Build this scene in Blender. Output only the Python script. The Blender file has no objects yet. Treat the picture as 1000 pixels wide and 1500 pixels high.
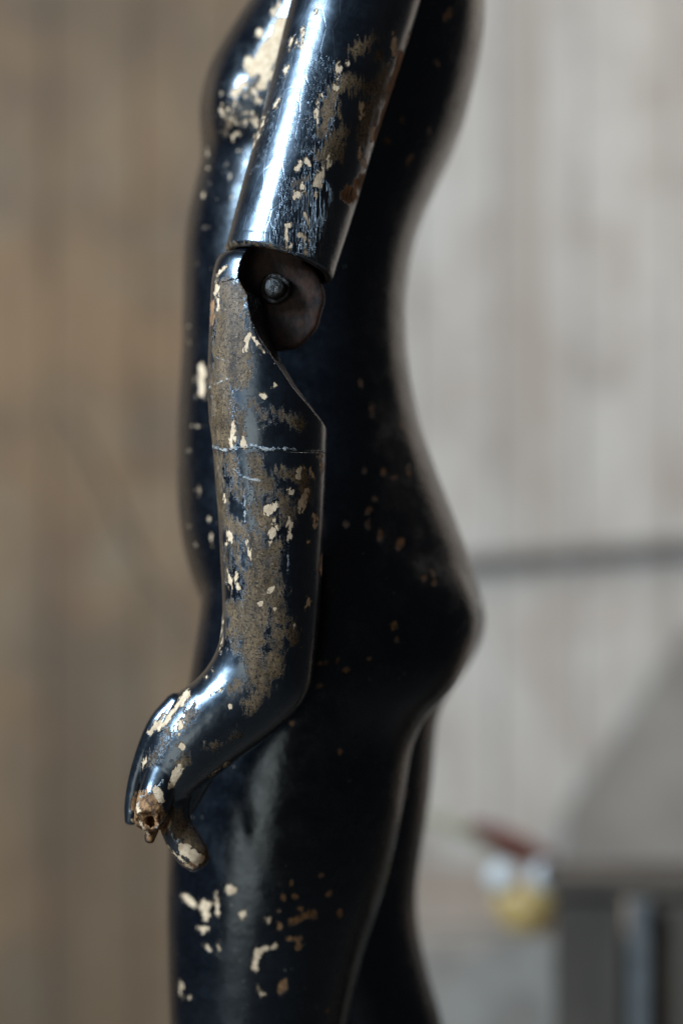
import bpy, bmesh, math, random
import numpy as np
from mathutils import Vector, noise as mnoise

scene = bpy.context.scene
col = scene.collection
random.seed(7)

# ------------------------------------------------------------------ camera
D = 1.771                       # metres from the lens to the arm
cam_data = bpy.data.cameras.new("camera")
cam = bpy.data.objects.new("camera", cam_data)
col.objects.link(cam)
cam.location = (0, -D, 0)
cam.rotation_euler = (math.radians(90), 0, 0)
cam_data.sensor_fit = 'VERTICAL'
cam_data.sensor_height = 36
cam_data.lens = 85
cam_data.clip_start = 0.05
cam_data.clip_end = 100
cam_data.dof.use_dof = True
cam_data.dof.focus_distance = D - 0.036
cam_data.dof.aperture_fstop = 1.5
scene.camera = cam

# ------------------------------------------------------------------ world, lamps, exposure
world = bpy.data.worlds.new("World")
scene.world = world
world.use_nodes = True
bg = world.node_tree.nodes["Background"]
bg.inputs[0].default_value = (0.85, 0.9, 1.0, 1)
bg.inputs[1].default_value = 0.03


def area_lamp(name, loc, target, sx, sy, power, colour, spread=180):
    ld = bpy.data.lights.new(name, 'AREA')
    ld.shape = 'RECTANGLE'
    ld.size, ld.size_y = sx, sy
    ld.energy = power
    ld.color = colour
    ld.spread = math.radians(spread)
    o = bpy.data.objects.new(name, ld)
    col.objects.link(o)
    o.location = loc
    o.rotation_euler = (Vector(target) - Vector(loc)).to_track_quat('-Z', 'Y').to_euler()
    return o


# the high window on the left, and an unseen lamp added to brighten the wall behind
area_lamp("window_light", (-1.85, -1.08, 1.32), (-0.05, 0.05, 0.0), 0.82, 0.90, 205, (0.58, 0.79, 1.0))
area_lamp("wall_fill_light", (1.75, 0.75, 1.75), (0.7, 1.65, 0.15), 0.8, 0.8, 15, (1.0, 0.89, 0.78), 105)
area_lamp("thigh_sheen_light", (-1.55, -2.4, -0.35), (0.0, 0.1, -0.3), 1.5, 1.3, 11.0, (0.92, 1.0, 0.95))  # unseen lamp added behind the camera to give the thigh its sheen

vs = scene.view_settings
vs.view_transform = 'Standard'
vs.look = 'None'
vs.exposure = 0.0
vs.gamma = 1.0
vs.use_curve_mapping = False
scene.cycles.use_denoising = True
scene.cycles.max_bounces = 8
scene.cycles.sample_clamp_indirect = 4.0

# ------------------------------------------------------------------ helpers
S = 2000.0                      # drawing units per metre in the plane of the arm


def at(px, py, y=0.0):
    f = (D + y) / D / S
    return Vector(((px - 500) * f, y, (750 - py) * f))


def obj(name, me, mat=None, parent=None):
    o = bpy.data.objects.new(name, me)
    col.objects.link(o)
    if mat:
        me.materials.clear()
        me.materials.append(mat)
    if parent:
        o.parent = parent
        o.matrix_parent_inverse = parent.matrix_world.inverted()
    return o


def smooth(me):
    me.polygons.foreach_set("use_smooth", [True] * len(me.polygons))


def empty(name, loc):
    o = bpy.data.objects.new(name, None)
    col.objects.link(o)
    o.location = loc
    bpy.context.view_layer.update()
    return o


def tag(o, label=None, cat=None, kind=None, group=None):
    if label: o["label"] = label
    if cat: o["category"] = cat
    if kind: o["kind"] = kind
    if group: o["group"] = group
    return o


def loft_mesh(name, rings, cap=True):
    """rings: list of (n,3) arrays"""
    n = len(rings[0])
    v = np.concatenate([np.asarray(r) for r in rings])
    f = []
    for i in range(len(rings) - 1):
        a, b = i * n, (i + 1) * n
        for j in range(n):
            k = (j + 1) % n
            f.append((a + j, a + k, b + k, b + j))
    if cap:
        f.append(tuple(range(n))[::-1])
        f.append(tuple(range((len(rings) - 1) * n, len(rings) * n)))
    me = bpy.data.meshes.new(name)
    me.from_pydata(v.tolist(), [], f)
    bm = bmesh.new(); bm.from_mesh(me)
    bmesh.ops.recalc_face_normals(bm, faces=bm.faces)
    bm.to_mesh(me); bm.free()
    return me


def catmull(rows, sub):
    """rows (k,m) -> smoothly interpolated rows"""
    r = np.asarray(rows, float)
    p = np.vstack([2 * r[0] - r[1], r, 2 * r[-1] - r[-2]])
    out = []
    for i in range(1, len(p) - 2):
        for s in range(sub):
            t = s / sub
            a, b, c, d = p[i - 1], p[i], p[i + 1], p[i + 2]
            out.append(0.5 * (2 * b + (c - a) * t + (2 * a - 5 * b + 4 * c - d) * t * t + (3 * b - a - 3 * c + d) * t ** 3))
    out.append(r[-1])
    return np.array(out)


def profile_loft(name, rows, sub=4, n=64, p=2.0):
    """rows: Lx, Ly, Rx, Ry (outline points, drawing units), y centre, y half (metres)"""
    th = np.linspace(0, 2 * math.pi, n, endpoint=False)
    ct = np.sign(np.cos(th)) * np.abs(np.cos(th)) ** (2 / p)
    st = np.sign(np.sin(th)) * np.abs(np.sin(th)) ** (2 / p)
    rings = []
    for lx, ly, rx, ry, yc, yh in catmull(rows, sub):
        L, R = np.array(at(lx, ly, yc)), np.array(at(rx, ry, yc))
        c, u = (L + R) / 2, (R - L) / 2
        rings.append(c + np.outer(ct, u) + np.outer(st, (0, yh, 0)))
    return loft_mesh(name, rings)


def tube(name, pts, sub=4, n=28, flat=1.0):
    """pts: px, py, y, radius(drawing units); rounded ends"""
    rows = catmull(pts, sub)
    C = np.array([at(r[0], r[1], r[2]) for r in rows]); R = rows[:, 3] / S
    T = np.gradient(C, axis=0); T /= np.linalg.norm(T, axis=1)[:, None]
    th = np.linspace(0, 2 * math.pi, n, endpoint=False)
    rings = []

    def ring(c, t, r):
        u = np.cross(t, (0, 1, 0)); u /= np.linalg.norm(u); v = np.cross(t, u)
        rings.append(c + r * (np.outer(np.cos(th), u) + flat * np.outer(np.sin(th), v)))
    for a in (80, 50, 25):
        ring(C[0] - T[0] * R[0] * math.sin(math.radians(a)) * .8, T[0], R[0] * math.cos(math.radians(a)))
    for c, t, r in zip(C, T, R): ring(c, t, r)
    for a in (25, 50, 80):
        ring(C[-1] + T[-1] * R[-1] * math.sin(math.radians(a)) * .5, T[-1], R[-1] * math.cos(math.radians(a)))
    return loft_mesh(name, rings)


def join_meshes(name, meshes):
    bm = bmesh.new()
    for m in meshes: bm.from_mesh(m)
    me = bpy.data.meshes.new(name); bm.to_mesh(me); bm.free()
    return me


def baked(me, mods):
    """run a mesh through modifiers and return the result"""
    o = bpy.data.objects.new("tmp", me); col.objects.link(o)
    for typ, props in mods:
        m = o.modifiers.new(typ.lower(), typ)
        for k, v in props.items(): setattr(m, k, v)
    dg = bpy.context.evaluated_depsgraph_get(); dg.update()
    r = bpy.data.meshes.new_from_object(o.evaluated_get(dg), depsgraph=dg)
    bpy.data.objects.remove(o)
    return r


def cut(me, cutter):
    c = bpy.data.objects.new("cutter", cutter); col.objects.link(c)
    r = baked(me, [('BOOLEAN', dict(operation='DIFFERENCE', object=c, solver='EXACT'))])
    bpy.data.objects.remove(c)
    return r


def ellipsoid(c, rx, ry, rz, n=32):
    rings = []
    th = np.linspace(0, 2 * math.pi, n, endpoint=False)
    for a in np.linspace(-86, 86, n // 2):
        a = math.radians(a)
        rings.append(np.array(c) + np.stack([rx * math.cos(a) * np.cos(th), ry * math.cos(a) * np.sin(th), np.full(n, rz * math.sin(a))], 1))
    return loft_mesh("e", rings)


def box_mesh(x0, x1, y0, y1, z0, z1, bevel=0.0):
    bm = bmesh.new()
    bmesh.ops.create_cube(bm, size=1)
    for v in bm.verts:
        v.co = ((x0 + x1) / 2 + v.co.x * (x1 - x0), (y0 + y1) / 2 + v.co.y * (y1 - y0), (z0 + z1) / 2 + v.co.z * (z1 - z0))
    if bevel:
        bmesh.ops.bevel(bm, geom=list(bm.edges), offset=bevel, segments=2, affect='EDGES')
    me = bpy.data.meshes.new("box"); bm.to_mesh(me); bm.free()
    return me


def wear(me, attr, y0, shapes, r_extra=0.0):
    """Store how deep each vertex lies inside a set of paint losses (metres, + inside).
    A shape is (x, y, half w, half h[, lean]) or ('c', x1, y1, x2, y2, r), laid out in the
    object's own side elevation at depth y0."""
    n = len(me.vertices)
    co = np.empty(n * 3, np.float32); me.vertices.foreach_get("co", co); co = co.reshape(-1, 3)
    no = np.empty(n * 3, np.float32); me.vertex_normals.foreach_get("vector", no); no = no.reshape(-1, 3)
    f = S * D / (D + y0)
    X = co[:, 0] * f + 500; Y = 750 - co[:, 2] * f
    if attr in me.attributes:
        a = me.attributes[attr]
        d = np.empty(n, np.float32); a.data.foreach_get("value", d); d *= S
    else:
        a = me.attributes.new(attr, 'FLOAT', 'POINT'); d = np.full(n, -60, np.float32)
    for s in shapes:
        if s[0] == 'c':
            _, x1, y1, x2, y2, r = s
            dx, dy = x2 - x1, y2 - y1
            t = np.clip(((X - x1) * dx + (Y - y1) * dy) / (dx * dx + dy * dy + 1e-6), 0, 1)
            e = r - np.hypot(X - x1 - t * dx, Y - y1 - t * dy)
        else:
            x, y, hw, hh = s[:4]
            an = math.radians(s[4] if len(s) > 4 else 0)
            u = (X - x) * math.cos(an) + (Y - y) * math.sin(an)
            v = -(X - x) * math.sin(an) + (Y - y) * math.cos(an)
            e = (1 - np.hypot(u / hw, v / hh)) * min(hw, hh)
            e = np.where(e < 0, e * 1.0, e)
        e = np.where(no[:, 1] < 0.3, e, -60)
        d = np.maximum(d, e + r_extra)
    a.data.foreach_set("value", (d / S).astype(np.float32))


# ------------------------------------------------------------------ materials
class NT:
    def __init__(self, name):
        self.m = bpy.data.materials.new(name); self.m.use_nodes = True
        self.t = self.m.node_tree; self.t.nodes.clear()
        self.out = self.t.nodes.new("ShaderNodeOutputMaterial")
        self.b = self.t.nodes.new("ShaderNodeBsdfPrincipled")
        self.t.links.new(self.b.outputs[0], self.out.inputs[0])

    def n(self, typ, **kw):
        nd = self.t.nodes.new(typ)
        for k, v in kw.items(): setattr(nd, k, v)
        return nd

    def put(self, sock, v):
        if isinstance(v, bpy.types.NodeSocket): self.t.links.new(v, sock)
        elif isinstance(v, (tuple, list)) and len(v) == 3 and sock.type == 'RGBA': sock.default_value = (*v, 1)
        else: sock.default_value = v

    def math(self, op, a, b=0.0, c=0.0, clamp=False):
        nd = self.n("ShaderNodeMath", operation=op, use_clamp=clamp)
        for i, v in enumerate((a, b, c)): self.put(nd.inputs[i], v)
        return nd.outputs[0]

    def mix(self, f, a, b):
        nd = self.n("ShaderNodeMix", data_type='RGBA')
        self.put(nd.inputs[0], f); self.put(nd.inputs[6], a); self.put(nd.inputs[7], b)
        return nd.outputs[2]

    def mixf(self, f, a, b):
        nd = self.n("ShaderNodeMix", data_type='FLOAT')
        self.put(nd.inputs[0], f); self.put(nd.inputs[2], a); self.put(nd.inputs[3], b)
        return nd.outputs[0]

    def noise(self, vec, scale, detail=3, rough=.5, dist=0.0):
        nd = self.n("ShaderNodeTexNoise")
        self.put(nd.inputs["Vector"], vec); self.put(nd.inputs["Scale"], scale)
        nd.inputs["Detail"].default_value = detail; nd.inputs["Roughness"].default_value = rough
        nd.inputs["Distortion"].default_value = dist
        return nd.outputs[0]

    def step(self, v, lo, hi):
        nd = self.n("ShaderNodeMapRange", interpolation_type='SMOOTHSTEP', clamp=True)
        self.put(nd.inputs[0], v); nd.inputs[1].default_value = lo; nd.inputs[2].default_value = hi
        return nd.outputs[0]

    def coords(self, rot=(0, 0, 0), scale=(1, 1, 1)):
        tc = self.n("ShaderNodeTexCoord")
        mp = self.n("ShaderNodeMapping"); mp.inputs[2].default_value = rot; mp.inputs[3].default_value = scale
        self.t.links.new(tc.outputs["Object"], mp.inputs[0])
        return mp.outputs[0]

    def attr(self, name):
        nd = self.n("ShaderNodeAttribute", attribute_name=name)
        return nd.outputs["Fac"]

    def setb(self, **kw):
        for k, v in kw.items():
            self.put(self.b.inputs[k.replace("_", " ")], v)


m_lo = .075


def lacquer(name, lean=0.0, jag=0.30, speckle=1.0, random_loss=0.70, chip_amp=.0052, wood_amp=.010, rlo=.24, rhi=.38, coat_ior=1.7, coat=.85, tint=(.62, .80, 1.0), streaks=False):
    """old black lacquer over brown ground over cream gesso over wood"""
    m = NT(name)
    rot = (0, lean, 0)
    co = m.coords(rot)
    grain = m.coords(rot, (1, 1, jag))
    fine = m.noise(co, 620, 4, .75)
    mid = m.noise(co, 240, 3, .6)
    gmid = m.noise(grain, 400, 3, .64)
    big = m.noise(co, 55, 2, .55)
    sub = lambda n_, k: m.math('MULTIPLY', m.math('SUBTRACT', n_, .5), k)
    add = lambda a_, b_: m.math('ADD', a_, b_)

    # brown ground showing: broad ragged areas eaten into by specks
    w = add(add(add(m.math('MINIMUM', m.attr("worn"), .0062), sub(gmid, .022)), sub(big, .014)), sub(fine, .026 * speckle))
    worn = m.step(w, -0.0012, 0.0014)
    # gesso
    vo = m.n("ShaderNodeTexVoronoi", feature='F1'); m.put(vo.inputs["Vector"], m.coords(rot, (1, 1, .6))); vo.inputs["Scale"].default_value = 420
    sx = m.n("ShaderNodeSeparateColor"); m.put(sx.inputs[0], vo.outputs["Color"])
    c = add(add(add(m.attr("chip"), sub(gmid, chip_amp * .7)), sub(sx.outputs[0], .0022)), sub(fine, .0010))
    chip = m.step(c, -0.00012, 0.00012)
    worn = m.math('MAXIMUM', worn, m.step(add(c, sub(mid, .0030)), -0.0008, -0.0004))
    # orange bare wood; on the body also chips darkened by painted shade
    wood = m.step(add(m.attr("wood"), sub(gmid, wood_amp)), -0.0005, 0.0005)
    # pale cracks, dark grooves
    crack = m.step(add(add(m.attr("crack"), sub(mid, .0060)), sub(fine, .0020)), -0.0003, 0.0005)
    groove = m.step(add(m.attr("groove"), sub(mid, .0014)), -0.0003, 0.0003)

    black = m.mix(m.step(mid, .35, .7), (.0010, .0014, .0024), (.0026, .0034, .0052))
    blot = m.noise(grain, 120, 4, .7)
    tone = add(m.math('MULTIPLY', fine, .45), m.math('MULTIPLY', blot, .55))
    brown = m.mix(m.step(tone, .36, .64), (.034, .020, .010), (.200, .122, .066))
    brown = m.mix(m.step(big, .45, .60), brown, m.mix(m.step(tone, .38, .60), (.055, .032, .015), (.150, .090, .044)))
    brown = m.mix(m.math('MULTIPLY', m.step(fine, .51, .58), .9), brown, (.008, .007, .007))
    brown = m.mix(m.math('MULTIPLY', m.step(fine, .41, .35), .8), brown, (.30, .195, .115))
    cream = m.mix(m.step(mid, .3, .72), (.44, .285, .165), (.63, .435, .28))
    cream = m.mix(m.math('MULTIPLY', m.step(fine, .56, .70), .35), cream, (.34, .23, .14))
    woodc = m.mix(m.step(gmid, .35, .65), (.060, .028, .012), (.30, .145, .060))
    colr = m.mix(worn, black, brown)
    colr = m.mix(wood, colr, woodc)
    colr = m.mix(chip, colr, cream)
    vs_ = m.n("ShaderNodeTexVoronoi", feature='F1'); m.put(vs_.inputs["Vector"], co); vs_.inputs["Scale"].default_value = 130
    sv = m.n("ShaderNodeSeparateColor"); m.put(sv.inputs[0], vs_.outputs["Color"])
    speck = m.math('MULTIPLY', m.step(vs_.outputs["Distance"], m_lo, m_lo * .6), m.step(sv.outputs[1], .70, .72))
    colr = m.mix(m.math('MULTIPLY', speck, .8), colr, (.34, .27, .21))
    colr = m.mix(m.math('MULTIPLY', crack, m.step(fine, .38, .58)), colr, (.33, .30, .27))
    colr = m.mix(groove, colr, (.004, .003, .003))

    smudge = m.noise(co, 42, 4, .68)
    rough = m.mixf(m.step(smudge, .3, .75), rlo, rhi)
    rough = m.mixf(worn, rough, m.mixf(fine, .34, .66))
    bare = m.math('MAXIMUM', m.math('MAXIMUM', chip, wood), crack)
    rough = m.mixf(bare, rough, .74)
    any_ = m.math('MAXIMUM', bare, worn)
    spec = m.mixf(any_, .75, .17)

    h = m.math('MULTIPLY', worn, -.34)
    h = add(h, m.math('MULTIPLY', chip, -.85))
    h = add(h, m.math('MULTIPLY', wood, -.5))
    h = add(h, m.math('MULTIPLY', groove, -2.0))
    h = add(h, m.math('MULTIPLY', crack, .35))
    h = add(h, m.math('MULTIPLY', gmid, .07))
    h = add(h, m.math('MULTIPLY', m.math('MULTIPLY', fine, worn), .40))
    h = add(h, m.math('MULTIPLY', fine, .035))
    h = add(h, m.math('MULTIPLY', big, .7))
    if streaks:
        # long splits in the lacquer running with the grain
        sn = m.noise(m.coords(rot, (1, 1, .045)), 520, 2, .6)
        thr = m.math('SUBTRACT', sn, m.math('MULTIPLY', m.attr("streak"), 4.0))
        split = m.math('MULTIPLY', m.step(m.math('ABSOLUTE', m.math('SUBTRACT', sn, .5)), .022, .006), m.step(m.attr("streak"), -.012, .006))
        h = add(h, m.math('MULTIPLY', split, -.45))
        colr = m.mix(m.math('MULTIPLY', split, m.step(fine, .50, .62)), colr, (.16, .12, .085))
        rough = m.mixf(split, rough, .5)
        wr = m.n("ShaderNodeTexVoronoi", feature='DISTANCE_TO_EDGE')
        m.put(wr.inputs["Vector"], m.coords(rot, (1, 1, .28))); wr.inputs["Scale"].default_value = 95
        h = add(h, m.math('MULTIPLY', m.step(wr.outputs["Distance"], 0.0, .05), .06))
    bp = m.n("ShaderNodeBump"); bp.inputs["Strength"].default_value = 1.0; bp.inputs["Distance"].default_value = .0007
    m.put(bp.inputs["Height"], h)
    m.setb(Base_Color=colr, Roughness=rough, Specular_IOR_Level=spec, Normal=bp.outputs[0])
    m.setb(Specular_Tint=tint, Coat_Weight=m.mixf(any_, coat, .0), Coat_Roughness=m.mixf(m.step(smudge, .3, .75), .16, .26), Coat_IOR=coat_ior, Coat_Normal=bp.outputs[0])
    return m.m


def plain(name, a, b, rough, scale=40, stretch=(1, 1, 1), bump=0.0, metal=0.0):
    m = NT(name)
    co = m.coords((0, 0, 0), stretch)
    n1 = m.noise(co, scale, 6, .62)
    m.setb(Base_Color=m.mix(m.step(n1, .32, .68), a, b), Roughness=m.mixf(n1, rough - .1, rough + .1), Metallic=metal)
    if bump:
        bp = m.n("ShaderNodeBump"); bp.inputs["Distance"].default_value = bump
        m.put(bp.inputs["Height"], n1); m.setb(Normal=bp.outputs[0])
    return m.m


M_body = lacquer("lacquer_body", 0, .6, .3, chip_amp=.0062, wood_amp=.006, rlo=.16, rhi=.34, coat_ior=1.45, coat=.15, tint=(.86, .93, 1.0))
M_upper = lacquer("lacquer_upper_arm", math.radians(-16.5), .16, .35, streaks=True)
M_fore = lacquer("lacquer_forearm", 0, .42, 1.0)
M_tongue = plain("joint_wood", (.003, .0025, .0025), (.060, .020, .008), .55, 70, (1, 1, .8), .0012)
M_iron = plain("dark_iron", (.006, .005, .0045), (.035, .026, .020), .40, 200, (1, 1, 1), .002, .2)


# ------------------------------------------------------------------ the wall and the floor
WY = 1.65
wall = tag(obj("wall", box_mesh(-2.0, 2.0, WY + .018, WY + .12, -1.10, 1.7),
               plain("wall_back", (.04, .035, .03), (.08, .07, .06), .8, 8)), kind="structure")


def plank_material(name, a, b, c, d, e):
    m = NT(name)
    co = m.coords((0, 0, 0), (1, 1, .10)); oc = m.coords()
    g = m.noise(co, 34, 6, .65); s = m.noise(oc, 3.2, 6, .70, .8); f = m.noise(oc, 9, 6, .70, .5)
    st = m.noise(m.coords((0, 0, 0), (1, 1, .05)), 9, 4, .6)
    cc = m.mix(m.step(g, .3, .7), a, b)
    cc = m.mix(m.step(s, .44, .66), cc, c)
    cc = m.mix(m.math('MULTIPLY', m.step(st, .50, .68), .75), cc, d)
    cc = m.mix(m.math('MULTIPLY', m.step(f, .48, .66), .50), cc, d)
    cc = m.mix(m.math('MULTIPLY', m.step(m.noise(oc, 2.2, 4, .6), .48, .66), .60), cc, e)
    m.setb(Base_Color=cc, Roughness=.75)
    bp = m.n("ShaderNodeBump"); bp.inputs["Distance"].default_value = .002
    m.put(bp.inputs["Height"], g); m.setb(Normal=bp.outputs[0])
    return m.m


M_brown = plank_material("plank_brown", (.175, .088, .036), (.230, .124, .052), (.195, .124, .068), (.115, .054, .023), (.090, .056, .030))
M_grey = plank_material("plank_grey", (.40, .325, .265), (.49, .415, .345), (.37, .285, .225), (.30, .225, .17), (.27, .21, .165))
xs = -1.99
i = 0
while xs < 1.98:
    w = 0.125 + random.uniform(-.012, .012)
    grey = xs + w / 2 > -0.02
    x1 = min(xs + w, 1.99)
    me = box_mesh(xs + .0012, x1 - .0012, WY, WY + .016 + random.uniform(0, .0), -1.078, 1.69, .0015)
    p = obj("plank", me, M_grey if grey else M_brown, wall)
    p.location.y += random.uniform(-.001, .001)
    xs = x1
    i += 1

floor = tag(obj("floor", box_mesh(-3, 3, -3, WY + .3, -1.14, -1.08),
                plain("floor_boards", (.05, .045, .04), (.12, .10, .085), .6, 20)), kind="structure")

# ------------------------------------------------------------------ mannequin
YC = 0.22
root = empty("mannequin", (0.0, YC, -1.08))
tag(root, "black lacquered wooden mannequin with flaking paint and a jointed bent arm", "mannequin")

torso_rows = [  # py, front, back, half width
    (-420, 490, 610, .045), (-330, 478, 625, .05), (-270, 455, 660, .11), (-200, 440, 692, .16), (-110, 420, 710, .172),
    (-40, 400, 710, .166), (0, 381, 708, .162), (50, 346, 706, .158), (100, 314, 699, .155), (140, 299, 690, .152), (175, 294, 681, .149), (205, 295, 671, .147), (240, 297, 656, .142),
    (280, 287, 637, .139), (350, 273, 609, .136), (430, 270, 594, .135), (500, 269, 594, .135), (560, 266, 601, .137),
    (620, 263, 614, .140), (680, 262, 634, .145), (740, 263, 657, .150), (800, 271, 680, .155), (850, 285, 696, .157), (890, 303, 700, .153), (950, 330, 655, .13), (1010, 370, 600, .09)]
torso = profile_loft("torso", [(f, p, b, p, YC, h) for p, f, b, h in torso_rows], 3, 72, 2.7)
near_rows = [
    (620, 430, 540, .175, .035), (700, 362, 598, .160, .072), (760, 326, 640, .151, .084), (820, 304, 673, .146, .089), (870, 296, 694, .142, .091), (912, 291, 702, .140, .091), (960, 283, 689, .137, .090), (1010, 275, 662, .136, .088),
    (1045, 270, 628, .135, .087), (1090, 263, 605, .135, .086), (1160, 255, 593, .135, .085), (1230, 248, 580, .135, .083), (1310, 245, 560, .135, .081),
    (1400, 246, 532, .135, .077), (1500, 249, 509, .135, .072), (1640, 258, 484, .135, .064), (1780, 272, 474, .135, .058), (1900, 290, 488, .137, .058), (2050, 305, 496, .139, .058),
    (2300, 342, 470, .14, .042), (2550, 365, 448, .14, .032), (2700, 368, 450, .14, .034), (2757, 366, 456, .14, .036)]
near_leg = profile_loft("leg_n", [(f, p, b, p, y, h) for p, f, b, y, h in near_rows], 3, 64)
far_rows = [
    (620, 430, 540, .26, .035), (700, 372, 598, .28, .072), (760, 336, 640, .29, .084), (820, 314, 678, .296, .089), (870, 306, 702, .30, .091), (912, 303, 710, .303, .091), (960, 300, 695, .305, .090), (1020, 305, 655, .305, .088),
    (1060, 315, 640, .305, .087), (1150, 330, 632, .305, .085), (1230, 345, 620, .305, .082), (1300, 360, 610, .305, .078), (1360, 372, 613, .305, .075),
    (1430, 390, 628, .305, .072), (1500, 412, 648, .305, .068), (1640, 462, 672, .305, .062), (1780, 500, 690, .303, .058), (1950, 540, 730, .302, .058), (2200, 620, 755, .30, .044),
    (2430, 668, 750, .30, .032), (2540, 672, 752, .30, .034), (2595, 668, 760, .30, .036)]
far_leg = profile_loft("leg_f", [(f, p, b, p, y, h) for p, f, b, y, h in far_rows], 3, 64)
parts = [torso, near_leg, far_leg]
for sy, py0 in ((-1, 168), (1, 175)):
    c = at(366, py0, YC + sy * .060)
    parts.append(ellipsoid(c, .036, .075, .060))
for px, py, y in ((375, 2735, .14), (690, 2578, .30)):
    c = at(px, py, y)
    parts.append(ellipsoid((c.x - .055, y, -1.050), .115, .042, .030))
c = at(560, -470, YC)
parts.append(ellipsoid((c.x - .005, YC, c.z + .10), .085, .070, .125))     # plain head above the frame
body_me = baked(join_meshes("body", parts), [('REMESH', dict(mode='VOXEL', voxel_size=.004)), ('SMOOTH', dict(factor=.5, iterations=8)), ('REMESH', dict(mode='VOXEL', voxel_size=.0020)), ('SMOOTH', dict(factor=.5, iterations=12))])
smooth(body_me)

chest = [('c', 416, 52, 388, 108, 13), ('c', 394, 80, 372, 112, 9), ('c', 394, 118, 386, 135, 7), (408, 22, 3, 8, 25), (402, 30, 3, 7), (382, 58, 5, 6), ('c', 345, 143, 360, 131, 5),
         (366, 100, 7, 9), (376, 148, 3, 8, -20), ('c', 296, 536, 295, 574, 5)]
rs = random.Random(3)
for k in range(46):
    chest.append((rs.uniform(322, 385), rs.gauss(172, 16), rs.uniform(.3, 1.7), rs.uniform(.3, 1.9)))
for k in range(14):
    y = rs.uniform(205, 420)
    chest.append((rs.uniform(285, 345), y, rs.uniform(.1, .7), rs.uniform(.2, 1.2)))
for k in range(14):
    chest.append((rs.uniform(270, 312), rs.uniform(420, 850), rs.uniform(.1, .6), rs.uniform(.1, .8)))
flank = [(602, 228, 3, 9, 30), (588, 176, 4, 5), (566, 206, 8, 4), (656, 20, 4, 10, 30), (640, 90, 3, 4), (671, 140, 2, 3), (630, 185, 2.5, 4), (576, 130, 3, 5),
         (533, 690, 3, 5), (561, 690, 4, 6), (578, 699, 3, 4), (549, 730, 4, 4), (539, 748, 4, 6), (507, 767, 3, 5), (539, 769, 3, 6), (557, 783, 4, 8), (585, 797, 5, 9, 25),
         (636, 853, 3, 5), (633, 840, 3, 6), (621, 847, 3, 6), (576, 914, 5, 7), (579, 934, 3, 5), (541, 961, 4, 3), (507, 977, 5, 4), (474, 967, 9, 3), (495, 963, 4, 3), (469, 1000, 8, 3),
         (545, 600, 3, 9), (590, 620, 2, 6), (528, 560, 2, 5), (600, 690, 2, 8), (545, 590, 2, 4)]
thigh = [(338, 1304, 8, 8, 20), ('c', 268, 1322, 282, 1330, 5), ('c', 297, 1326, 300, 1348, 5), (305, 1328, 3, 5), (318, 1325, 3.5, 11), (355, 1339, 4.5, 8, 15), (296, 1366, 7, 5, -15),
         (304, 1391, 7, 3, 15), (320, 1391, 2, 5), (391, 1345, 3.5, 4), ('c', 425, 1351, 456, 1336, 4.5), (460, 1342, 4, 5), (409, 1357, 3.5, 7), (409, 1331, 3, 3), ('c', 376, 1392, 402, 1386, 3.5),
         ('c', 378, 1392, 373, 1418, 4), (413, 1446, 6, 11, 10), ('c', 420, 1374, 440, 1374, 2.5), (437, 1386, 5, 7, -10), (497, 1342, 5, 5), (482, 1310, 4, 4), (431, 1312, 4, 4), (415, 1313, 3, 4),
         (426, 1292, 3.5, 3), ('c', 377, 1443, 384, 1457, 2), (261, 1459, 2.5, 7), (274, 1471, 3, 2.5), (430, 1057, 4, 3), (497, 1100, 5, 3), (479, 1490, 3, 3), (468, 1283, 4, 2), (440, 1330, 3, 2),
         (600, 1205, 3, 9, 15)]
wear(body_me, "chip", .11, chest)
wear(body_me, "wood", .085, flank, -.5)  # shade painted in: gesso chips on the flank take the darker wood colour
wear(body_me, "chip", .06, [q for q in thigh if (q[1] if q[0] == 'c' else q[0]) < 405])
wear(body_me, "wood", .06, [q for q in thigh if (q[1] if q[0] == 'c' else q[0]) >= 405], .2)  # rear thigh chips darkened likewise, the arm's shade put into their colour
wear(body_me, "worn", .10, [('c', 405, 80, 370, 140, 6), ('c', 350, 160, 330, 190, 3)])
wear(body_me, "crack", .08, [])
wear(body_me, "groove", .08, [])
body = obj("body", body_me, M_body, root)

# ---- upper arm: leaning cylinder with a hollow lower end
E = np.array(at(408, 389, 0.0)); T = np.array(at(628, -370, 0.085))
ax = (T - E); LEN = np.linalg.norm(ax); ax /= LEN
u = np.cross((0, 1, 0), ax); u /= np.linalg.norm(u); v = np.cross(ax, u)
NS = 300
th = np.linspace(0, 2 * math.pi, NS, endpoint=False)
rings = []


def arm_ring(t, r):
    c = E + ax * t
    rings.append(c + r * (np.outer(np.cos(th), u) + np.outer(np.sin(th), v)))


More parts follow.
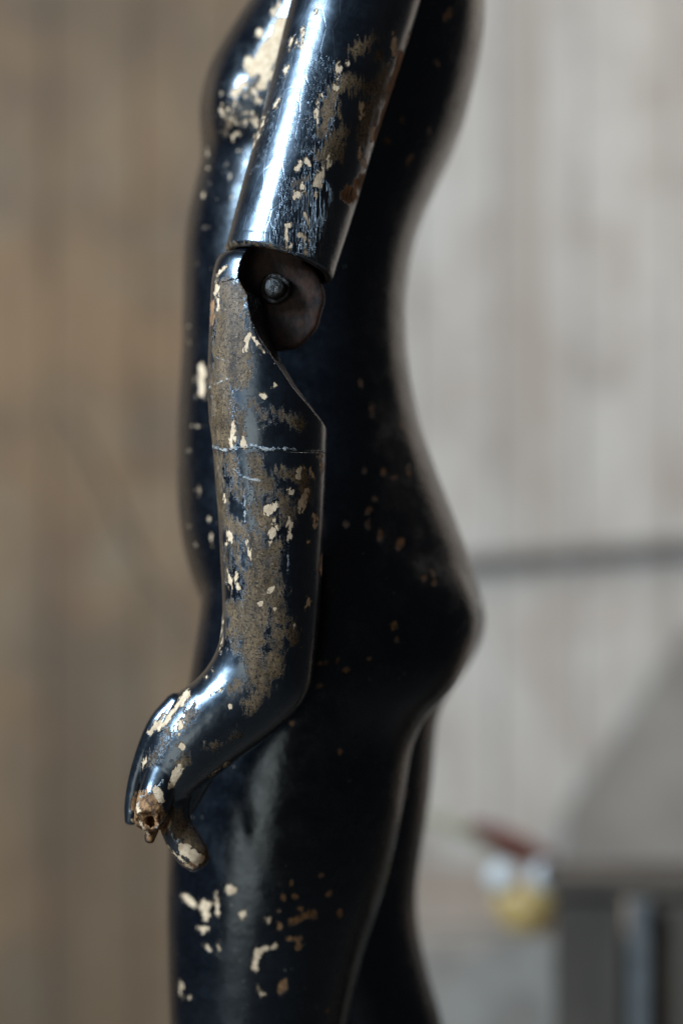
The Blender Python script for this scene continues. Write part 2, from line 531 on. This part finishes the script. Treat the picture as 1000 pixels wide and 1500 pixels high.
R0, R1 = .0405, .0475
arm_ring(.030, .0005); arm_ring(.030, .015); arm_ring(.029, .0325); arm_ring(.015, .0335); arm_ring(.003, .0340); arm_ring(.0005, .0348)
arm_ring(-.0006, .0360); arm_ring(-.0005, .0380); arm_ring(.0005, .0397); arm_ring(.0016, .0404)
ts = np.arange(.0026, LEN - .045, .00105)
for t in ts:
    r = R0 + (R1 - R0) * min(1, t / .25) + .0004 * math.sin(t * 38)
    if t < .0095: r += .0002
    arm_ring(t, r)
for a in range(10, 90, 8):
    arm_ring(LEN - .045 + .045 * math.sin(math.radians(a)), R1 * math.cos(math.radians(a)) + .0004)
ua_me = loft_mesh("upper_arm", rings); smooth(ua_me)
ua_chips = [(443, 48, 3, 8, 10), (443, 35, 2, 4), (434, 51, 1.8, 5), (418, 93, 3.5, 9, 12), (403, 146, 3, 6, 20), (424, 50, 1.6, 5, 16), (495, 96, 4.5, 11, 8), (491, 124, 6, 4.5), (464, 162, 4, 13), (471, 134, 2, 4),
            (507, 86, 3, 3), (529, 153, 3, 11), (437, 244, 5, 9, 35), (449, 235, 4, 7, -20), (467, 262, 6, 18, 14), (481, 238, 3, 8, 10), (435, 286, 5, 7, -10), (443, 274, 3, 4), (462, 287, 1.8, 2), (422, 331, 3, 3),
            (438, 345, 3, 3), (446, 350, 2.5, 9), (454, 356, 2.2, 3), (448, 372, 2, 3), (449, 320, 1.2, 12), (375, 190, 1.5, 14, 25), (420, 352, 1.2, 9), (425, 362, 2, 3), (383, 168, 1.5, 5), (461, 3, 2, 4), (409, 133, 1.2, 3), (528, 219, 2, 7), (534, 228, 2, 5), (579, 46, 3.2, 14, 5), (604, 33, 3, 9, 16), (546, 186, 2, 8, 10)]
wear(ua_me, "chip", -.03, ua_chips)
wear(ua_me, "worn", -.03, [('c', 518, 66, 556, 44, 7), ('c', 508, 112, 545, 120, 12), ('c', 525, 122, 572, 124, 10), ('c', 498, 125, 476, 172, 9), ('c', 484, 162, 472, 188, 11), ('c', 497, 193, 478, 232, 13),
                            ('c', 488, 132, 470, 166, 6), ('c', 430, 272, 452, 262, 2), ('c', 560, 100, 552, 170, 6), ('c', 444, 262, 430, 290, 3), ('c', 552, 128, 528, 196, 6), ('c', 556, 62, 574, 108, 5), ('c', 500, 205, 492, 225, 8), ('c', 326, 358, 370, 362, 5), ('c', 370, 362, 420, 375, 5), ('c', 420, 375, 486, 408, 5)])
wear(ua_me, "streak", -.03, [('c', 455, 290, 432, 368, 22), ('c', 470, 110, 440, 270, 16), ('c', 400, 60, 360, 220, 10)])
wear(ua_me, "wood", -.03, [('c', 590, 58, 572, 120, 5), ('c', 572, 128, 550, 190, 5), ('c', 510, 282, 512, 278, 11), ('c', 534, 250, 524, 262, 7)])
wear(ua_me, "crack", -.03, [])
wear(ua_me, "groove", -.03, [])
upper = obj("upper_arm", ua_me, M_upper, root)

# hinge tongue, pivot bolt and washer inside the elbow
tc = at(400, 441, 0)
tr = .0375
outline = []
for a in np.linspace(math.radians(52), math.radians(-205), 48):
    wob = 1 + .020 * math.sin(a * 5) + .014 * math.sin(a * 11 + 1)
    outline.append((tc.x + tr * wob * math.cos(a), tc.z + tr * wob * math.sin(a)))
top = E + ax * .027
outline += [(top[0] - .020, top[2] - .004), (top[0] + .020, top[2] + .006)]
bm = bmesh.new()
lo = [bm.verts.new((x, -.008, z)) for x, z in outline]
hi = [bm.verts.new((x, .016, z)) for x, z in outline]
bm.faces.new(lo); bm.faces.new(hi[::-1])
for j in range(len(lo)):
    k = (j + 1) % len(lo); bm.faces.new((lo[j], hi[j], hi[k], lo[k]))
bmesh.ops.recalc_face_normals(bm, faces=bm.faces)
tm = bpy.data.meshes.new("tongue"); bm.to_mesh(tm); bm.free()
tm = baked(tm, [('REMESH', dict(mode='VOXEL', voxel_size=.0013)), ('SMOOTH', dict(factor=.5, iterations=26))]); smooth(tm)
tongue = obj("hinge_tongue", tm, M_tongue, upper)
bc = at(403, 423, -.012)


def turned(name, prof, centre, mat, parent, n=40, wob=0.0):
    rg = []
    t = np.linspace(0, 2 * math.pi, n, endpoint=False)
    for y, r in prof:
        rr = r * (1 + wob * np.sin(t * 3 + 1))
        rg.append(np.array(centre) + np.stack([rr * np.cos(t), np.full(n, y), rr * np.sin(t)], 1))
    me = loft_mesh(name, rg); smooth(me)
    return obj(name, me, mat, parent)


turned("washer", [(.006, .0112), (-.0010, .0114), (-.0028, .0106), (-.0032, .0095), (-.0028, .0066), (.002, .0058)], bc, M_iron, upper, wob=.03)
turned("pivot_bolt", [(.012, .0050), (.0, .0052), (-.0020, .0072), (-.0066, .0078), (-.0090, .0070), (-.0102, .0050), (-.0106, .0026), (-.0107, .0010), (-.0107, .0002)], bc, M_iron, upper, wob=.025)

# ---- forearm and hand, carved from one piece
fore_rows = [
    (350, 366, 438, 366, 0, .016), (331, 369, 452, 369, 0, .026), (320, 377, 464, 377, 0, .032), (314, 392, 472, 392, 0, .0355), (310, 415, 476, 415, 0, .0375), (308, 450, 478, 450, 0, .039), (306, 500, 479, 500, 0, .040),
    (304, 560, 479, 560, 0, .040), (306, 610, 479, 610, 0, .040), (311, 650, 478, 650, 0, .0395), (315, 700, 477, 700, 0, .039), (320, 760, 475, 760, 0, .038), (323, 820, 472, 820, 0, .037), (326, 880, 469, 882, 0, .0355),
    (324, 925, 465, 935, 0, .034), (317, 952, 461, 968, 0, .0325), (304, 976, 455, 1003, 0, .0315), (285, 997, 444, 1028, 0, .031), (262, 1014, 424, 1052, 0, .031), (241, 1040, 388, 1083, 0, .031),
    (221, 1070, 348, 1113, 0, .030), (210, 1105, 312, 1141, 0, .028), (207, 1138, 284, 1164, 0, .023), (208, 1160, 266, 1182, 0, .017), (204, 1172, 254, 1190, 0, .009), (216, 1180, 244, 1190, 0, .003)]
fore_me = profile_loft("forearm", fore_rows, 4, 80, 2.1)
outer = [(362, 340), (362, 369), (354, 392), (351, 411), (357, 424), (366, 438), (368, 455), (373, 478), (382, 499), (405, 533), (429, 569), (455, 601), (470, 618), (481, 632), (560, 640), (560, 340)]
inner = [(370, 340), (370, 369), (362, 392), (360, 411), (368, 424), (385, 440), (389, 458), (392, 480), (398, 502), (414, 533), (434, 567), (458, 599), (471, 617), (481, 632), (560, 640), (560, 340)]
lay = []
for y, t in ((-.06, 0.0), (-.034, 0.0), (-.014, 1.0), (.07, 1.0)):
    lay.append(np.array([at(a * (1 - t) + c_ * t, b * (1 - t) + d_ * t, 0) + Vector((0, y, 0)) for (a, b), (c_, d_) in zip(outer, inner)]))
fore_me = cut(fore_me, loft_mesh("cutter", lay))
# a slot for the tongue
fore_me = cut(fore_me, box_mesh(at(330, 0).x, at(560, 0).x, -.010, .018, at(0, 540).z, at(0, 355).z))
fingers = [
    tube("finger", [(262, 1034, -.002, 22), (236, 1062, -.005, 20), (216, 1098, -.003, 16), (201, 1142, -.001, 13.5), (194, 1180, .0, 12), (192, 1204, .0, 9.5)]),
    tube("finger", [(290, 1085, .002, 30), (268, 1125, .0, 28), (256, 1165, -.004, 26), (256, 1200, -.004, 24), (267, 1228, -.005, 25), (283, 1252, -.006, 24), (291, 1264, -.006, 19)]),
    tube("finger", [(310, 1105, .018, 22), (288, 1145, .022, 20), (276, 1172, .022, 17), (270, 1188, .020, 13)]),
    tube("finger", [(228, 1205, -.012, 9), (221, 1222, -.014, 9), (219, 1232, -.015, 7)]),
]
stump = tube("finger", [(272, 1080, -.006, 33), (250, 1118, -.011, 30), (235, 1152, -.014, 28), (226, 1178, -.018, 26), (221, 1198, -.021, 24), (220, 1206, -.022, 22)])
pe = at(214, 1200, -.032); dirn = Vector((-.30, -.66, -.62)).normalized(); qc = pe + dirn * .0135
stump = cut(stump, ellipsoid(qc, .018, .018, .018, 40))
hc = at(222, 1203, -.024)
stump = cut(stump, ellipsoid((hc.x, hc.y, hc.z), 0.0034, .0090, .0050, 20))
fore_me = baked(join_meshes("forearm", [fore_me, stump] + fingers), [('REMESH', dict(mode='VOXEL', voxel_size=.00085)), ('SMOOTH', dict(factor=.5, iterations=4))])
smooth(fore_me)


def crumble(me, centre, radius, amp, scale):
    for vt in me.vertices:
        dd = (vt.co - centre).length
        if dd < radius:
            q = vt.co * scale
            vt.co += mnoise.noise_vector(q) * amp * min(1, (1 - dd / radius) * 2)
            vt.co += mnoise.noise_vector(q * 2.7) * amp * .5 * min(1, (1 - dd / radius) * 2)


crumble(fore_me, at(216, 1200, -.026), .016, .0010, 330)
crumble(fore_me, at(286, 1262, -.002), .014, .0009, 260)
crumble(fore_me, at(376, 440, -.030), .014, .0014, 260)
Y0 = -.034
wear(fore_me, "chip", Y0, [
    ('c', 364, 492, 360, 514, 3.2), ('c', 371, 497, 388, 517, 2.2), (387, 581, 5, 3.5), (340, 635, 4.5, 16), (356, 648, 4.5, 7, -15), (402, 566, 2.5, 3.5), ('c', 318, 398, 332, 388, 2), (316, 421, 3.5, 8), ('c', 317, 432, 318, 452, 1.5),
    (395, 747, 8.5, 8), (403, 742, 4, 8), (401, 762, 2.5, 6), (400, 782, 5, 12, 20), (444, 734, 5, 14, 18), (426, 720, 4, 4), (424, 772, 4, 11, 6), (422, 788, 3, 6, 20), (438, 698, 5, 4), (438, 688, 5, 3), (457, 694, 2, 6, -15),
    (471, 684, 1.6, 4), (461, 762, 3, 8), (364, 798, 2.2, 12, -8), (336, 788, 2.6, 8, -8), (328, 730, 2, 4), (452, 794, 2, 2), (470, 832, 1.6, 8), (335, 850, 2.3, 9, -12), (346, 844, 2.3, 6, 30), (346, 858, 2, 7, -30),
    (396, 863, 3.5, 6, 45), (450, 883, 3.2, 7, 6), (322, 930, 1.4, 12), (403, 892, 2, 2), (382, 884, 4, 2.4), (430, 917, 2, 3), (332, 795, 2, 3), (468, 668, 2, 2),
    ('c', 272, 1018, 263, 1032, 4.5), ('c', 262, 1032, 231, 1070, 2.8), ('c', 239, 1049, 217, 1077, 2.6), (263, 1068, 4, 9, 10), (266, 1094, 5, 5), (208, 1122, 2.4, 7, 20), ('c', 262, 1126, 249, 1153, 4.5),
    ('c', 332, 1122, 306, 1140, 1.4), ('c', 266, 1248, 288, 1264, 8.5), ('c', 240, 1246, 278, 1277, 2), (243, 1218, 2.2, 6, 20), ('c', 228, 1158, 236, 1172, 5), ('c', 189, 1208, 196, 1213, 2), ('c', 201, 1180, 204, 1205, 1.8), ('c', 204, 1207, 216, 1226, 1.8),
    (300, 995, 1.5, 1.5), (310, 985, 1.2, 1.2), (338, 1035, 2, 2), (317, 1015, 4, 1.6, -30)])
wear(fore_me, "worn", Y0, [
    ('c', 336, 425, 340, 480, 20), ('c', 338, 490, 342, 545, 25), ('c', 322, 545, 326, 640, 18), ('c', 372, 590, 386, 612, 6), ('c', 395, 600, 440, 622, 3), ('c', 350, 600, 352, 640, 4), ('c', 372, 674, 380, 722, 9), ('c', 338, 672, 350, 725, 5), ('c', 318, 660, 324, 760, 5),
    ('c', 394, 712, 394, 730, 6), ('c', 416, 730, 424, 755, 9), ('c', 376, 742, 386, 775, 9), ('c', 330, 766, 360, 778, 8), ('c', 336, 775, 340, 792, 3), ('c', 372, 790, 382, 840, 13), ('c', 404, 800, 398, 850, 6), ('c', 342, 800, 350, 830, 4),
    ('c', 382, 845, 372, 905, 22), ('c', 404, 868, 408, 900, 13), ('c', 366, 915, 372, 960, 14), ('c', 408, 930, 396, 990, 9), ('c', 372, 970, 386, 1010, 13), ('c', 388, 1000, 372, 1032, 10), ('c', 338, 890, 346, 914, 8), ('c', 339, 925, 341, 935, 3), ('c', 343, 945, 346, 949, 4),
    ('c', 426, 908, 428, 938, 3), ('c', 281, 1045, 268, 1060, 6), ('c', 222, 1112, 230, 1104, 5), ('c', 310, 1096, 345, 1080, 2), ('c', 340, 1010, 352, 1000, 4), ('c', 262, 1120, 272, 1115, 3), ('c', 236, 1095, 244, 1070, 2), ('c', 252, 1208, 290, 1262, 14),
    ('c', 440, 690, 446, 730, 3), ('c', 405, 690, 440, 700, 1), ('c', 330, 800, 333, 850, 3)], 2.5)
wear(fore_me, "wood", Y0, [('c', 212, 1184, 222, 1210, 24), ('c', 219, 1228, 219, 1240, 8), ('c', 270, 1272, 284, 1274, 4), ('c', 309, 440, 309, 470, 3)])
wear(fore_me, "crack", Y0, [
    ('c', 306, 652, 330, 660, 1.4), ('c', 330, 660, 345, 655, 1.4), ('c', 345, 655, 375, 653, 1.3), ('c', 375, 653, 390, 659, 1.6), ('c', 390, 659, 420, 657, 1.6), ('c', 420, 657, 442, 660, .7), ('c', 442, 660, 480, 660, .2),
    ('c', 337, 683, 352, 697, .6), ('c', 352, 697, 380, 705, .8), ('c', 303, 566, 325, 557, .6), ('c', 325, 557, 339, 553, .7), ('c', 316, 523, 332, 528, .2), ('c', 332, 528, 346, 541, .5), ('c', 335, 600, 341, 575, .3), ('c', 358, 720, 359, 770, .1), ('c', 422, 795, 422, 840, .1),
    ('c', 203, 1172, 200, 1185, .4), ('c', 204, 1170, 226, 1158, .6), ('c', 226, 1158, 238, 1145, 1), ('c', 228, 1215, 243, 1195, .8), ('c', 184, 1190, 190, 1212, .8), ('c', 190, 1212, 198, 1208, .8), ('c', 415, 545, 470, 616, .2), ('c', 384, 500, 415, 545, .5)])
wear(fore_me, "groove", Y0, [('c', 306, 655, 330, 663, .3), ('c', 330, 663, 345, 658, .4), ('c', 345, 658, 375, 656, .3), ('c', 375, 656, 390, 662, .4), ('c', 390, 662, 442, 662, .4), ('c', 442, 662, 480, 662, .5), ('c', 310, 414, 328, 411, .6), ('c', 328, 411, 353, 406, .7)])
fore = obj("forearm", fore_me, M_fore, root)
fore["label"] = "forearm and bent hand with brown worn lacquer, cream chips and broken fingers"

# ------------------------------------------------------------------ background things
# thin rail fixed across the grey boards
a, b = at(640, 826, WY - .012), at(1120, 788, WY - .012)
me = box_mesh(-.5 * (b - a).length, .5 * (b - a).length, -.010, .011, -.0085, .0085, .002)
rail = obj("rail", me, plain("rail_wood", (.09, .075, .06), (.14, .12, .10), .7, 30, (.2, 1, 1)))
rail.location = (a + b) / 2
rail.rotation_euler = (0, -math.atan2(b.z - a.z, b.x - a.x), 0)
tag(rail, "thin brown wooden rail across the grey boards behind the mannequin's back", "rail")

pts = [(90, 600), (125, 660), (155, 720), (185, 790), (225, 860), (270, 915), (330, 960), (420, 985)]
cm = tube("cable", [(x, y, WY - .012, 9) for x, y in pts], 6, 12); smooth(cm)
cable = tag(obj("cable", cm, plain("cable_brown", (.10, .075, .05), (.14, .105, .07), .6, 50)),
            "thin brown cable curving down the brown boards beside the mannequin's belly", "cable")

# made-up panel, coloured as the diagonal shadow on the wall
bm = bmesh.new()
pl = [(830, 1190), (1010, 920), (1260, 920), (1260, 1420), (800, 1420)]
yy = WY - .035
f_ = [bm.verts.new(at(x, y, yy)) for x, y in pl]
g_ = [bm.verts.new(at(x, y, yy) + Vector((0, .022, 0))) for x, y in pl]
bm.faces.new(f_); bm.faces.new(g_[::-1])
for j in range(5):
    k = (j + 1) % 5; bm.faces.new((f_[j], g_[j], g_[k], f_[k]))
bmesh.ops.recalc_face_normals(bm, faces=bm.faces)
me = bpy.data.meshes.new("shadow_panel"); bm.to_mesh(me); bm.free()
shadow_panel = tag(obj("shadow_panel", me, plain("shadow_grey", (.18, .145, .115), (.26, .215, .175), .75, 9)),
            "dull grey panel standing in for a diagonal shadow on the wall at the right", "shadow_panel")

# low grey bench
bz = at(0, 1262, WY).z
bench = empty("bench", (.55, 1.3, -1.08))
tag(bench, "low pale grey bench against the wall behind the mannequin's thighs", "bench")
M_bench = plain("bench_grey", (.21, .162, .125), (.29, .235, .188), .7, 12)
obj("bench_top", box_mesh(.02, 1.6, 1.00, WY - .04, bz - .40, bz, .012), M_bench, bench)
obj("front_panel", box_mesh(.04, .42, 1.12, 1.14, -1.08, bz - .401, .003), M_bench, bench)
for x in (.06, 1.55):
    obj("leg", box_mesh(x - .03, x + .03, 1.5, 1.56, -1.08, bz - .402, .003), M_bench, bench)

# ornament on the bench
oy = 1.08
base = at(772, 1362, oy)
orn = empty("ornament", (base.x, oy, bz))
tag(orn, "small ornament with dark red top, two white knobs and a yellow ochre bowl", "ornament")
k = (D + oy) / D / S
M_och = plain("ochre_glaze", (.36, .21, .05), (.56, .37, .15), .4, 60)
M_wht = plain("white_glaze", (.44, .41, .38), (.58, .55, .51), .4, 60)
M_red = plain("dark_red_paint", (.075, .016, .010), (.12, .03, .018), .45, 60)
t = np.linspace(0, 2 * math.pi, 32, endpoint=False)
rg = [np.array((base.x, oy, bz)) + np.stack([r * k * np.cos(t), r * k * .8 * np.sin(t), np.full(32, z * k)], 1)
      for z, r in ((0.5, 8), (1, 26), (8, 32), (25, 46), (45, 52), (60, 50), (66, 44), (60, 40), (40, 20))]
me = loft_mesh("bowl", rg); smooth(me); obj("bowl", me, M_och, orn)
for dx in (-38, 24):
    me = ellipsoid((base.x + dx * k, oy - .02, bz + 84 * k), 24 * k, 20 * k, 24 * k, 24); smooth(me); obj("knob", me, M_wht, orn)
me = tube("lid", [(690, 1210, oy - .01, 12), (722, 1224, oy - .01, 27), (755, 1242, oy - .01, 34), (785, 1252, oy - .01, 24), (810, 1254, oy - .01, 10)], 5, 24); smooth(me)
obj("lid", me, M_red, orn)
me = tube("stalk", [(620, 1196, oy, 10), (670, 1212, oy, 14), (715, 1240, oy, 12), (745, 1262, oy, 8)], 5, 16); smooth(me)
obj("stalk", me, plain("olive", (.22, .20, .11), (.30, .27, .16), .5, 60), orn)

# dark stool with a pale post in front of the bench
sy_ = 1.04
stool = empty("stool", (at(900, 1300, sy_).x, sy_, -1.08))
tag(stool, "dark wooden stool with one pale grey post at the lower right", "stool")
M_dark = plain("dark_wood", (.034, .024, .016), (.090, .066, .046), .85, 9, (1, 1, .2))
a, b = at(792, 1266, sy_), at(1120, 1266, sy_)
obj("seat", box_mesh(a.x, b.x, sy_ - .13, sy_ + .02, a.z - .02, a.z, .004), M_dark, stool)
for x0, x1 in ((800, 895), (936, 1110)):
    p0, p1 = at(x0, 0, sy_), at(x1, 0, sy_)
    obj("side_panel", box_mesh(p0.x, p1.x, sy_ - .12, sy_ - .10, -1.08, a.z - .0202, .003), M_dark, stool)
p0, p1 = at(902, 0, sy_), at(930, 0, sy_)
obj("post", box_mesh(p0.x, p1.x, sy_ - .145, sy_ - .122, -1.08, a.z - .0203, .003), plain("pale_post", (.09, .086, .08), (.13, .124, .116), .6, 30), stool)
